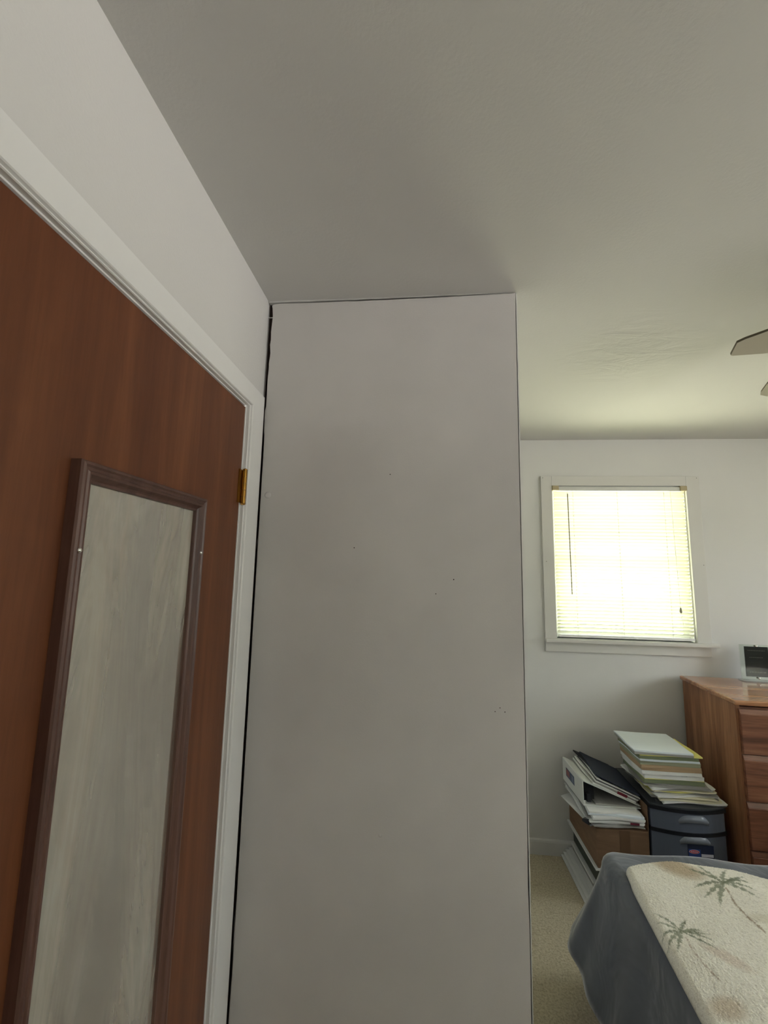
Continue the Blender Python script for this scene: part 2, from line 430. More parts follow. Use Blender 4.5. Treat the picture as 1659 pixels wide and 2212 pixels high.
def sash(y, z0, z1, mz):
    x0, x1 = wx0+.012, wx1-.012
    bm = bmesh.new()
    addbox(bm, x0, x0+.035, y, y+.028, z0, z1); addbox(bm, x1-.035, x1, y, y+.028, z0, z1)
    addbox(bm, x0+.035, x1-.035, y, y+.028, z0, z0+.035); addbox(bm, x0+.035, x1-.035, y, y+.028, z1-.035, z1)
    s = adopt(link('sash', bm, m_white), win)
    m_ = box('muntin', (x0+.035, x1-.035, y+.006, y+.022, mz-.009, mz+.009), m_white)
    m_.parent = s
    for a, b_ in ((z0+.035, mz-.009), (mz+.009, z1-.035)):
        g = box('pane', (x0+.035, x1-.035, y+.012, y+.015, a, b_), m_glass); g.parent = s
sash(YF+.045, wz0, 1.690, 1.435)
sash(YF+.080, 1.655, wz1-.012, 1.882)
for x, z in ((.760, 2.187), (1.680, 2.187), (.768, 1.66), (1.682, 1.655)):
    bm = bmesh.new(); bmesh.ops.create_circle(bm, cap_ends=True, radius=.0022, segments=10, matrix=Matrix.Translation((x, YF-.0176, z)) @ Matrix.Rotation(PI/2, 4, 'X'))
    adopt(link('nail_hole', bm, m_dark), win)

# right-hand windows (assumed, added out of the picture to light the room)
m_clear = m_glass.copy(); m_clear.name = 'clear_glass'; m_clear.node_tree.nodes['Transparent BSDF'].inputs[0].default_value = (.95, .97, .97, 1)
for wn, WW, wl in (('added_window_2', W2, 'assumed wide blinded window added unseen in the right wall near the camera'), ('added_window_3', W3, 'window added unseen in the right wall beside the bed foot for light')):
  w2 = struct(empty(wn, (X1, (WW[0]+WW[1])/2, WW[2])), wl, 'window')
  bm = bmesh.new(); a0, a1, z0, z1 = WW
  for b6 in ((X1+.03, X1+.07, a0, a0+.04, z0, z1), (X1+.03, X1+.07, a1-.04, a1, z0, z1), (X1+.03, X1+.07, a0+.04, a1-.04, z0, z0+.04), (X1+.03, X1+.07, a0+.04, a1-.04, z1-.04, z1), (X1+.03, X1+.07, a0+.04, a1-.04, 1.66, 1.69)): addbox(bm, *b6)
  adopt(link('sash', bm, m_white), w2)
  bm = bmesh.new(); addbox(bm, X1-.016, X1, a0-.07, a0, z0-.07, z1+.07); addbox(bm, X1-.016, X1, a1, a1+.07, z0-.07, z1+.07); addbox(bm, X1-.016, X1, a0, a1, z1, z1+.07); addbox(bm, X1-.03, X1, a0, a1, z0-.07, z0)
  adopt(link('casing', bm, m_casefar), w2)
  adopt(box('pane', (X1+.048, X1+.051, a0+.04, a1-.04, z0+.04, z1-.04), m_clear), w2)

# ------------------------------------------------------------------ mini blind
bx0, bx1 = wx0+.014, wx1-.014
bl = tag(empty('window_blind', ((bx0+bx1)/2, YF, wz1)), 'white horizontal mini blind lowered over the far window', 'blind')
def B(o, nm=None): return adopt(o, bl)
ybl = YF-.002
m_head = mat('headrail_enamel', (.62, .62, .58), .35, Metallic=.0)
bm = bmesh.new()
poly_prism(bm, [(ybl-.020, wz1-.036), (ybl-.020, wz1-.012), (ybl-.016, wz1-.009), (ybl+.010, wz1-.009), (ybl+.010, wz1-.036)], 'x', bx0+.02, bx1-.02)
B(link('headrail', bm, m_head))
m_brk = mat('yellowed_bracket_plastic', srgb(176, 162, 126), .5)
for x0_, x1_ in ((bx0-.010, bx0+.030), (bx1-.030, bx1+.010)):
    bm = bmesh.new(); addbox(bm, x0_, x1_, ybl-.027, ybl+.012, wz1-.034, wz1-.004); bev(bm, .004)
    B(link('bracket', bm, m_brk)); 
N = 42; pitch = .0208; z_top = wz1-.046; sw = .0245; tilt = math.radians(46)
bm = bmesh.new(); rows = []
for k in range(7):
    s = (k/6-.5)*sw; bow = .0022*(1-(2*k/6-1)**2)
    y = -s*math.cos(tilt)-bow*math.sin(tilt)*-1; z = s*math.sin(tilt)+bow*math.cos(tilt)
    rows.append([bm.verts.new((x, y, z)) for x in (bx0, bx1)])
for a, b_ in zip(rows, rows[1:]): bm.faces.new((a[0], a[1], b_[1], b_[0]))
slat0 = link('slat', bm, m_slat, smooth=True)
for i in range(N):
    o = slat0 if i == 0 else slat0.copy()
    if i: COL.objects.link(o)
    o.location = (0, ybl-.004, z_top-i*pitch-.002)
    o.rotation_euler = (random.uniform(-.03, .03), random.uniform(-.0008, .0008), 0)
    adopt(o, bl)
zb = z_top-N*pitch-.004
B(box('bottom_rail', (bx0+.004, bx1-.004, ybl-.016, ybl+.008, wz0+.008, wz0+.024), m_white, bevel=.003))
m_cord = mat('cord', (.72, .71, .64), .7)
for x in (bx0+.115, (bx0+bx1)/2-.01, bx1-.125):
    bm = bmesh.new()
    for dy in (-.0165, .0085): tube(bm, [(x, ybl+dy, wz1-.036), (x, ybl+dy, wz0+.02)], .0008, 5)
    for i in range(N): tube(bm, [(x-.003, ybl-.0165, z_top-i*pitch-.001), (x+.003, ybl-.0165, z_top-i*pitch-.004)], .0012, 5)
    B(link('ladder_cord', bm, m_cord))
bm = bmesh.new(); tube(bm, [(.903, ybl-.028, 2.100), (.903, ybl-.029, 2.085), (.9035, ybl-.031, 2.08)], .0012, 6)
B(link('wand_hook', bm, m_white))
bm = bmesh.new(); tube(bm, [(.9035, ybl-.031, 2.082), (.908, ybl-.033, 1.464)], .0032, 8)
B(link('tilt_wand', bm, mat('clear_grey_wand', srgb(150, 140, 124), .25), smooth=True))
bm = bmesh.new(); tube(bm, [(1.514, ybl-.028, 2.103), (1.517, ybl-.032, 1.8), (1.5225, ybl-.034, 1.40)], .0012, 6)
tube(bm, [(1.5225, ybl-.034, 1.37), (1.524, ybl-.036, 1.335), (1.531, ybl-.034, 1.318), (1.532, ybl-.034, 1.298)], .0009, 5)
B(link('pull_cord', bm, m_cord))
bm = bmesh.new(); tube(bm, [(1.5225, ybl-.034, 1.402), (1.5225, ybl-.034, 1.395), (1.5225, ybl-.034, 1.378), (1.5225, ybl-.034, 1.370)], [.003, .005, .0075, .004], 10)
B(link('cord_tassel', bm, mat('grey_tassel', srgb(128, 124, 112), .5), smooth=True))

# blinds on the right-hand windows (added out of the picture to steer the light)
for WW, tl, lb_ in ((W2, 24, 'wide white mini blind added on the unseen right-hand window near the camera'), (W3, -32, 'white mini blind added to send light down from the unseen window by the bed')):
    bl2 = tag(empty('window_blind', (X1, (WW[0]+WW[1])/2, WW[3])), lb_, 'blind')
    bm = bmesh.new(); n2_ = int((WW[3]-WW[2]-.06)/pitch); tilt2 = math.radians(tl)
    for i in range(n2_):
        rows = []
        for k in range(4):
            s = (k/3-.5)*sw; bow = .0022*(1-(2*k/3-1)**2)
            x = X1+.006-s*math.cos(tilt2)+bow*math.sin(tilt2); z = WW[3]-.046-i*pitch+s*math.sin(tilt2)+bow*math.cos(tilt2)
            rows.append([bm.verts.new((x, y, z)) for y in (WW[0]+.01, WW[1]-.01)])
        for a, b_ in zip(rows, rows[1:]): bm.faces.new((a[0], a[1], b_[1], b_[0]))
    o = link('slat_set', bm, m_slat, smooth=True); o['kind'] = 'stuff'; adopt(o, bl2)
    adopt(box('headrail', (X1-.018, X1+.012, WW[0]+.01, WW[1]-.01, WW[3]-.036, WW[3]-.006), m_head), bl2)
    adopt(box('bottom_rail', (X1-.006, X1+.016, WW[0]+.01, WW[1]-.01, WW[2]+.006, WW[2]+.022), m_white), bl2)

# ------------------------------------------------------------------ mirror on the door
my0, my1, mz0, mz1 = .546, .901, .465, 1.737
mirr = tag(empty('door_mirror', (XL+.001, (my0+my1)/2, mz0)), 'long narrow brown-framed smudged mirror screwed to the door', 'mirror')
prof = [(0, 0), (0, .016), (.002, .019), (.006, .020), (.009, .0175), (.013, .0165), (.0155, .0185), (.019, .0175), (.023, .012), (.026, .0095), (.030, .009), (.0305, .0035)]
def ringframe(name, side):
    bm = bmesh.new(); rows = []
    for a, h in prof:
        c = [(my0+a, mz0+a), (my1-a, mz0+a), (my1-a, mz1-a), (my0+a, mz1-a)]
        p, q = c[side], c[(side+1) % 4]
        rows.append([bm.verts.new((XL+.001+h, p[0], p[1])), bm.verts.new((XL+.001+h, q[0], q[1]))])
    for r1, r2 in zip(rows, rows[1:]): bm.faces.new((r1[0], r1[1], r2[1], r2[0]))
    return adopt(link(name, bm, m_frame), mirr)
for nm, s in (('frame_rail', 0), ('frame_stile', 1), ('frame_rail', 2), ('frame_stile', 3)): ringframe(nm, s)
adopt(box('mirror_glass', (XL+.0012, XL+.0045, my0+.026, my1-.026, mz0+.026, mz1-.026), m_mirror), mirr)
for y, z in ((my0+.012, 1.607), (my1-.012, 1.617), (my0+.012, .7), (my1-.012, .7)):
    bm = bmesh.new(); bmesh.ops.create_uvsphere(bm, u_segments=12, v_segments=8, radius=.0042, matrix=Matrix.Translation((XL+.0185, y, z)))
    adopt(link('screw', bm, m_chrome, smooth=True), mirr)

# ------------------------------------------------------------------ dresser
dr = tag(empty('dresser', (1.475, 2.235, 0), (0, 0, math.radians(-4))), 'oak chest of drawers against the far wall beside the paper stack', 'dresser')
DW, DD, DT = .86, .465, 1.017
bm = bmesh.new(); addbox(bm, 0, .018, 0, DD, 0, DT-.022); link('side_panel', bm, m_oakv, dr)
bm = bmesh.new(); addbox(bm, DW-.018, DW, 0, DD, 0, DT-.022); link('side_panel', bm, m_oakv, dr)
bm = bmesh.new(); addbox(bm, .018, DW-.018, DD-.006, DD-.002, .02, DT-.022); link('back_panel', bm, m_oakv, dr)
bm = bmesh.new(); addbox(bm, .018, DW-.018, .002, .030, 0, .985); link('face_frame', bm, m_oakh, dr)
bm = bmesh.new(); addbox(bm, -.014, DW+.014, -.022, DD+.002, DT-.022, DT); bev(bm, .008, 4); link('top', bm, m_oakt, dr, smooth=False)
zt = .978
for i in range(5):
    h = .196 if i < 4 else .155
    bm = bmesh.new(); y1 = .002
    # front with a sloped finger lip along the top edge
    x0, x1, z1, z0 = .010, DW-.010, zt, zt-h
    poly_prism(bm, [(y1, z0), (-.017, z0), (-.017, z1-.022), (-.008, z1), (y1, z1)], 'x', x0, x1)
    bmesh.ops.bevel(bm, geom=[e for e in bm.edges if e.calc_length() > .1], offset=.002, segments=2, affect='EDGES')
    link('drawer', bm, m_oakh, dr)
    zt -= .202
bm = bmesh.new(); addbox(bm, .018, DW-.018, -.004, .002, 0, zt+.002); link('plinth', bm, m_oakh, dr)

# plaque in an acrylic stand on the dresser
pl = tag(empty('desk_plaque', (1.866, 2.625, DT+.0005), (0, 0, math.radians(-4))), 'clear acrylic stand holding a small dark certificate on the dresser', 'plaque')
bm = bmesh.new(); addbox(bm, -.082, .082, -.006, -.002, .006, .196); bev(bm, .0012); link('acrylic_plate', bm, m_acrylic, pl)
bm = bmesh.new(); addbox(bm, -.082, .082, .001, .005, .006, .196); bev(bm, .0012); link('acrylic_plate', bm, m_acrylic, pl)
bm = bmesh.new(); addbox(bm, -.082, .082, -.030, .035, .0, .0055); bev(bm, .0012); link('acrylic_foot', bm, m_acrylic, pl)
card = box('certificate', (-.058, .060, -.0015, .0005, .024, .186), m_navy, pl)
def words(z, x0, x1, hgt, m):
    bm = bmesh.new(); x = x0; r_ = random.Random(int(z*1e4))
    while x < x1-.004:
        wd = min(r_.uniform(.004, .014), x1-x); addbox(bm, x, x+wd, -.0019, -.0015, z, z+hgt); x += wd+.0025
    o = link('lettering', bm, m); o.parent = card
words(.163, -.042, .044, .0035, m_grey); words(.126, -.036, .036, .003, m_grey)
for zz in (.146, .108, .100, .092, .084, .074): words(zz, -.030, .030, .0012, mat('faint_print', srgb(66, 66, 70), .5))
words(.046, -.040, .042, .0055, m_grey)
for zz in (.190, .018):
    bm = bmesh.new(); tube(bm, [(0, -.006, zz), (0, -.010, zz), (0, -.012, zz)], [.005, .005, .003], 14); tube(bm, [(0, .006, zz), (0, .012, zz)], .0045, 12)
    link('bolt', bm, m_chrome, pl, smooth=True)

# ------------------------------------------------------------------ plastic drawer unit
ux0, ux1, uy0, uy1, uz = 1.098, 1.424, 2.285, 2.655, .512
un = tag(empty('plastic_drawer_unit', ((ux0+ux1)/2, (uy0+uy1)/2, 0)), 'smoky grey plastic drawer tower with black rims under the paper stack', 'drawer unit')
cx_ = (ux0+ux1)/2; hw = (ux1-ux0)/2
def arc_outline(grow=0, bow=.034, n=14, back=None):
    pts = []
    for k in range(n+1):
        u = -1+2*k/n; x = cx_+u*(hw+grow); yy = uy0-grow-bow*(1-u*u)+bow
        pts.append((x, yy-bow*.6))
    return pts+[(cx_+hw+grow, back or uy1), (cx_-hw-grow, back or uy1)]
def shell(name, z0, z1, grow, m, bevel=0):
    bm = bmesh.new(); poly_prism(bm, arc_outline(grow), 'z', z0, z1); bmesh.ops.triangulate(bm, faces=[f for f in bm.faces if len(f.verts) > 4])
    return adopt(link(name, bm, m), un)
shell('lid', uz-.006, uz, .004, mat('charcoal_lid_plastic', srgb(62, 66, 70), .35))
shell('black_rim', uz-.022, uz-.006, .008, m_black)
zz = uz-.022
for i in range(3):
    h = (.082, .165, .165)[i]
    d = shell('drawer', zz-h, zz, .002, m_smoke)
    # raised moulded pull
    bm = bmesh.new(); P_ = []
    zc = zz-.030 if i == 0 else zz-.020
    n = 14
    for k in range(n+1):
        u = -.42+.84*k/n; x = cx_+.01+u*hw; yb = uy0-.034*(1-u*u)*1+.034-.034*.6-.002
        e_ = max(0, 1-abs(u/.42)**4)
        P_.append((x, yb-.013*e_-.0008, zc+.018*e_-.004))
    rows = []
    for x, y, z in P_: rows.append([bm.verts.new((x, y+.013, z+.009)), bm.verts.new((x, y, z)), bm.verts.new((x, y+.002, z-.018)), bm.verts.new((x, y+.014, z-.020))])
    for r1, r2 in zip(rows, rows[1:]):
        for k in range(3): bm.faces.new((r1[k], r2[k], r2[k+1], r1[k+1]))
    hd = link('pull', bm, m_smoke2, smooth=True); hd.parent = d
    zz -= h
    if i < 2: shell('black_rim', zz-.016, zz, .006, m_black); zz -= .016
    if i == 1:
        lz = .274; ly = uy0-.0225
        m_lblue = mat('label_blue', srgb(42, 66, 130), .4); m_lred = mat('label_red', srgb(196, 70, 84), .4); m_lw = mat('label_white', srgb(205, 205, 215), .4); m_lnv = mat('label_navy', srgb(34, 42, 66), .4)
        def lb(x0, x1, z0, z1, y, m, nm='label'):
            o = box(nm, (x0, x1, ly-y, ly-y+.0006, z0, z1), m); o.parent = d; return o
        base = lb(1.235, 1.348, lz, lz+.085, .0, m_lnv, 'paper_label'); base['label'] = 'blue paper label'
        def lc(*a, nm='label_panel'):
            o = lb(*a, nm); return o
        lc(1.238, 1.290, lz, lz+.066, .0008, m_lblue)
        lc(1.293, 1.345, lz, lz+.030, .0008, m_lw); lc(1.293, 1.345, lz+.036, lz+.048, .0008, m_lw)
        for rx, rz, yy, m_ in ((.023, .0085, .0016, m_lw), (.021, .0070, .0022, m_lred)):
            bm = bmesh.new(); bmesh.ops.create_circle(bm, cap_ends=True, radius=1, segments=24, matrix=Matrix.Translation((1.262, ly-yy, lz+.056)) @ Matrix.Diagonal((rx, 1, rz, 1)) @ Matrix.Rotation(PI/2, 4, 'X'))
            o = link('label_oval', bm, m_); o.parent = d
        bm = bmesh.new()
        for k in range(9): addbox(bm, 1.247+k*.0034, 1.2493+k*.0034, ly-.0027, ly-.0024, lz+.0540, lz+.0540+(.0034 if k % 3 else .005))
        o = link('label_lettering', bm, m_lw); o.parent = d
shell('base', 0, zz, .004, m_black)

# ------------------------------------------------------------------ paper goods
def sheetmat(name, c, edge=True):
    m = mat(name, c, .8); t, b = nodes(m)
    n = noise(t, coords(t, (.25, .25, 260)), 2.0, 3, .7)
    c2 = tuple(x*.72 for x in c[:3])+(1,)
    t.links.new(ramp(t, n, [(.34, c2), (.56, c)]), b.inputs['Base Color']); return m
PM = {k: sheetmat('paper_'+k, srgb(*v)) for k, v in dict(white=(240, 242, 240), bluewhite=(232, 242, 250), cream=(238, 234, 206), yellow=(240, 234, 140), green=(132, 142, 112), sage=(160, 164, 138), tan=(186, 160, 128), grey=(164, 164, 160), dgrey=(96, 98, 100), black=(30, 32, 38), navy=(44, 52, 70)).items()}
def stackitem(name, cx, cy, z0, w, d, h, m, rz=0, curl=0, sag=0, rnd_=.0015, seed=0, nx=8, ny=8, rot=None, skew=0):
    """a sheaf of paper: closed slab with gently uneven rims; origin at its base centre"""
    r_ = random.Random(seed*77+5)
    jit = [[r_.uniform(-rnd_, rnd_) for _ in range(2)] for _ in range(4)]
    bm = bmesh.new(); V = {}
    ph = r_.uniform(0, 6)
    for l, zz in ((0, 0), (1, h)):
        for i in range(nx+1):
            for j in range(ny+1):
                u, v = i/nx, j/ny
                x = (u-.5)*w+rnd_*math.sin(7*v+ph+l)*2+skew*l; y = (v-.5)*d+rnd_*math.sin(6*u+ph)*2
                z = zz+curl*((u-.5)**2*4)**2*.5*l+sag*max(0, .55-u)**2*-1
                if curl: z = zz+curl*max(0, abs(u-.5)-.3)*2
                V[l, i, j] = bm.verts.new((x, y, z))
    for i in range(nx):
        for j in range(ny):
            bm.faces.new([V[0, i, j], V[0, i, j+1], V[0, i+1, j+1], V[0, i+1, j]])
            bm.faces.new([V[1, i, j], V[1, i+1, j], V[1, i+1, j+1], V[1, i, j+1]])
    for i in range(nx):
        for j in (0, ny): bm.faces.new([V[0, i, j], V[0, i+1, j], V[1, i+1, j], V[1, i, j]])
    for j in range(ny):
        for i in (0, nx): bm.faces.new([V[0, i, j], V[0, i, j+1], V[1, i, j+1], V[1, i, j]])
    return link(name, bm, m, loc=(cx, cy, z0), rot=rot or (0, 0, rz))

# tall stack on the plastic drawers, bottom to top
z = uz+.0005
ORD = ['first', 'second', 'third', 'fourth', 'fifth', 'sixth', 'seventh', 'eighth', 'ninth', 'tenth', 'eleventh', 'twelfth', 'thirteenth']
low = [('dgrey', .004), ('white', .006), ('cream', .008), ('grey', .004), ('cream', .007), ('white', .006), ('grey', .005), ('yellow', .004), ('cream', .006), ('grey', .006), ('white', .005), ('grey', .007), ('grey', .006)]
r_ = random.Random(11)
LB = {0: ('dark grey folder lowest in the tall paper stack on the drawers', 'folder'),
      2: ('cream sheaf with the blunt front edge near the bottom of the tall stack', 'papers'),
      7: ('pale yellow sheaf flaring out low in the tall stack', 'papers')}
for i, (c, h) in enumerate(low):
    u = i/len(low)
    o = stackitem('paper_sheaf', 1.262+r_.uniform(-.012, .012)-.022*u+.03*(1-u), 2.435+r_.uniform(-.012, .012)+.008*u, z, .290+r_.uniform(-.012, .018), .262+r_.uniform(-.01, .015), h, PM[c], rz=r_.uniform(-.20, .14), rnd_=.004, seed=i)
    if i in LB: tag(o, *LB[i], group='sheaves in the tall paper stack')
    else: tag(o, 'loose sheaf, '+ORD[i]+' up from the drawer lid in the splayed base of the tall stack', 'papers', 'sheaves in the tall paper stack')
    z += h+.0006
mid = [('green', .019, 'thick grey-green folder bundle just above the splayed papers of the tall stack', 'folder'),
       ('yellow', .0025, 'thin yellow pad between green and white bundles in the tall stack', 'pad'),
       ('white', .017, 'thick white bundle below a dark slip in mid tall stack', 'papers'),
       ('dgrey', .0022, 'short dark slip sticking out of the white bundles mid-stack', 'slip'),
       ('white', .016, 'thick white bundle above the dark slip in mid tall stack', 'papers'),
       ('tan', .014, 'tan manila folder bundle in the tall stack, lower one', 'folder'),
       ('tan', .013, 'tan manila folder bundle in the tall stack, upper one', 'folder'),
       ('sage', .018, 'olive folder bundle above the tan ones in the tall stack', 'folder'),
       ('bluewhite', .010, 'pale blue-white booklet under the upper green folder of the tall stack', 'booklet'),
       ('green', .016, 'grey-green folder directly under the yellow sheet of the tall stack', 'folder'),
       ('yellow', .006, 'bright yellow folder poking out right near the top of the stack', 'folder'),
       ('grey', .010, 'grey magazine second from the top of the tall stack', 'magazine'),
       ('bluewhite', .008, 'glossy white catalogue lying topmost on the tall paper stack', 'catalogue')]
for i, (c, h, lab, cat) in enumerate(mid):
    cx = 1.222-.006*i*.6+r_.uniform(-.003, .003); cy = 2.422-.0025*i+r_.uniform(-.003, .003)
    wd, dp = .272, .228
    if lab.startswith('bright'): cx += .016; wd = .285; 
    if lab.startswith('short dark'): cy -= .001; wd = .14
    if i >= 11: cx -= .012; wd = .262; dp = .25; cy -= .0
    o = stackitem('paper_bundle', cx, cy, z, wd, dp, h, PM[c], rz=r_.uniform(-.02, .02) - (.05 if i >= 11 else 0), rnd_=.0012, seed=i+40)
    tag(o, lab, cat, 'bundles in the tall paper stack'); z += h+.0005
print('stack top', z)

# cardboard box with its props
BX0, BX1, BY0, BY1, BZ0, BZ1 = .846, 1.084, 2.300, 2.690, .206, .378
m_dgreen = mat('dark_green_plastic', srgb(30, 46, 40), .4)
bm = bmesh.new(); addbox(bm, .862, 1.088, 2.33, 2.69, .102, .196); bev(bm, .006)
tag(link('storage_bin', bm, m_dgreen), 'dark green bin wedged below the cardboard box', 'bin')
bm = bmesh.new(); addbox(bm, .834, 1.084, 2.295, 2.70, .1965, .2045); bev(bm, .001)
tag(link('foam_board', bm, PM['white']), 'thin white board the cardboard box stands on', 'board')
cb = tag(empty('cardboard_box', ((BX0+BX1)/2, (BY0+BY1)/2, BZ0)), 'brown cardboard box heaped with papers and a binder', 'box')
tk = .004
for nm, b6 in (('wall_panel', (BX0, BX1, BY0, BY0+tk, BZ0, BZ1)), ('wall_panel', (BX0, BX1, BY1-tk, BY1, BZ0, BZ1)), ('wall_panel', (BX0, BX0+tk, BY0+tk, BY1-tk, BZ0, BZ1)), ('wall_panel', (BX1-tk, BX1, BY0+tk, BY1-tk, BZ0, BZ1)), ('bottom', (BX0+tk, BX1-tk, BY0+tk, BY1-tk, BZ0, BZ0+tk))):
    adopt(box(nm, b6, m_card, bevel=.0008), cb)
adopt(box('flap', (BX0+tk, BX1-tk, BY0+tk, BY0+.11, BZ1-.004, BZ1), m_card, bevel=.0008), cb)
adopt(box('flap', (BX0+tk, BX1-tk, BY1-.11, BY1-tk, BZ1-.004, BZ1), m_card, bevel=.0008), cb)
o = box('flap', (BX1+.0003, BX1+.0030, BY0+.004, BY1-.004, BZ1-.06, BZ1+.115), m_card); adopt(o, cb)
adopt(box('tape', (BX0+.105, BX0+.152, BY0-.0006, BY0, BZ0+.01, BZ1-.001), m_tape), cb)
m_pagedark = mat('shadowed_page_block', srgb(84, 78, 68), .9)  # dark colour paints the shade gaps between the white portfolio covers
# flat pile on the floor left of the box
for i, (x, h, lab) in enumerate(((.798, .014, 'white portfolio lowest in the flat pile on the carpet'), (.811, .013, 'white portfolio second from the bottom of the carpet pile'), (.824, .013, 'white portfolio third from the bottom of the carpet pile'), (.838, .012, 'white portfolio fourth from the bottom of the carpet pile'), (.853, .030, 'thick white ream topmost of the flat pile on the carpet'))):
    z0 = sum((.014, .013, .013, .012, .030)[:i])+.0008*(i+1)
    y_0, y_1 = 2.345+(.012*i), 2.712-.012*(i == 4)
    pf_ = tag(empty('portfolio', (.95, 2.53, z0)), lab, 'portfolio', 'flat pile on the carpet')
    bm = bmesh.new(); addbox(bm, x, 1.084, y_0, y_1, z0+h*.70, z0+h); bev(bm, .0012); adopt(link('cover', bm, PM['white']), pf_)
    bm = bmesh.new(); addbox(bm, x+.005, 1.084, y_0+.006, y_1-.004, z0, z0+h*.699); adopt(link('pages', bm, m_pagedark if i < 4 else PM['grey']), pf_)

# papers in the box
z = BZ1+.004
pp = [('white', .010), ('grey', .006), ('white', .009), ('white', .008), ('grey', .006), ('white', .010), ('bluewhite', .009), ('white', .008)]
labs = ['white papers with curled corners lying directly on the cardboard box', 'grey booklet near the bottom of the heap on the box']
for i, (c, h) in enumerate(pp):
    o = stackitem('paper_sheaf', .946+r_.uniform(-.006, .004), 2.480+r_.uniform(-.012, .012), z, .246+r_.uniform(-.010, .004), .36+r_.uniform(-.015, .01), h, PM[c], rz=r_.uniform(-.045, .03), rnd_=.003, seed=i+90)
    tag(o, labs[i] if i < 2 else ('pale blue-white' if c == 'bluewhite' else 'grey' if c == 'grey' else 'white')+' papers, '+ORD[i]+' layer up from the cardboard box, below the binder', 'papers', 'papers on the cardboard box'); z += h+.0006
zpap = z
# stray corner sheet hanging over the left rim
bm = bmesh.new()
q = [(.752, 2.63, .402), (.800, 2.66, .414), (.90, 2.44, .4445), (.825, 2.335, .392)]
q = [(.770, 2.585, .3805), (.88, 2.66, .3812), (.90, 2.36, .3812), (.826, 2.318, .377)]
a = [bm.verts.new(p) for p in q]; b2_ = [bm.verts.new((p[0], p[1], p[2]-.0012)) for p in q]
bm.faces.new(a); bm.faces.new(b2_)
for k in range(4): bm.faces.new((a[k], a[(k+1) % 4], b2_[(k+1) % 4], b2_[k]))
tag(link('loose_sheet', bm, PM['white']), 'loose white sheet drooping over the left rim of the cardboard box', 'paper')
# red tabbed slip and black clips
bm = bmesh.new(); addbox(bm, -.02, .02, -.004, 0, -.004, .004); tag(link('index_tab', bm, mat('maroon_tab', srgb(96, 26, 44), .5), loc=(1.02, 2.292, .414), rot=(0, .03, 0)), 'small maroon tab sticking out of the box papers', 'tab')
def clip(loc, rot, lab, s=1.0):
    c = tag(empty('binder_clip', loc, rot), lab, 'clip')
    bm = bmesh.new(); poly_prism(bm, [(-.012*s, -.010*s), (.012*s, -.005*s), (.014*s, .0), (.012*s, .005*s), (-.012*s, .010*s)], 'x', -.014*s, .014*s); bev(bm, .001); link('clip_body', bm, m_black, c)
    bm = bmesh.new(); tube(bm, [(-.006*s, -.012*s, .010*s), (-.006*s, -.032*s, .016*s), (.006*s, -.032*s, .016*s), (.006*s, -.012*s, .010*s)], .001, 6); link('clip_wire', bm, m_chrome, c)
    return c
clip((.812, 2.325, .398), (0, .2, .9), 'black binder clip on the lower left paper corner over the box', 1.25)

# ring binder, lying wedge-shaped on the papers
bo = tag(empty('ring_binder', (.806, 2.345, zpap+.001), (math.radians(-1.5), 0, math.radians(1.0))), 'fat white ring binder with red and blue spine label on the box', 'binder')
Lb, Hs, Wd = .290, .112, .272
m_bind = mat('white_vinyl', srgb(222, 226, 222), .35)
bm = bmesh.new(); addbox(bm, 0, .004, 0, Lb, 0, Hs); bev(bm, .0015); link('spine', bm, m_bind, bo)
bm = bmesh.new(); addbox(bm, .004, Wd, 0, Lb, 0, .0035); link('back_cover', bm, m_bind, bo)
bm = bmesh.new(); poly_prism(bm, [(.0, Hs), (.004, Hs+.003), (Wd, .014), (Wd, .010), (.004, Hs-.002)], 'y', 0, Lb); link('front_cover', bm, m_bind, bo)
bm = bmesh.new(); poly_prism(bm, [(.06, .004), (.255, .004), (.255, .008), (.06, .012)], 'y', .006, Lb-.006); link('pages', bm, PM['grey'], bo)
bm = bmesh.new(); addbox(bm, .022, .044, .010, .030, .012, .050); bev(bm, .004); link('ring_lever', bm, m_black, bo)
bm = bmesh.new(); addbox(bm, .006, .016, .012, Lb-.012, .004, .020); link('ring_bar', bm, m_chrome, bo)
bm = bmesh.new(); poly_prism(bm, [(.006, .006), (.070, .006), (.070, .070), (.006, .096)], 'y', .045, .055); link('ring_panel', bm, m_black, bo)  # black panel standing for the dark ring mechanism by the spine
lab = box('spine_label', (-.0010, .0, .115, .235, .040, .082), mat('label_slate', srgb(70, 86, 116), .4), bo)
for y0, y1, m_ in ((.180, .228, mat('label_rust', srgb(150, 92, 92), .4)), (.120, .150, mat('label_steel', srgb(118, 132, 158), .4))):
    o = box('label_block', (-.0016, -.0010, y0, y1, .048, .076), m_); o.parent = lab

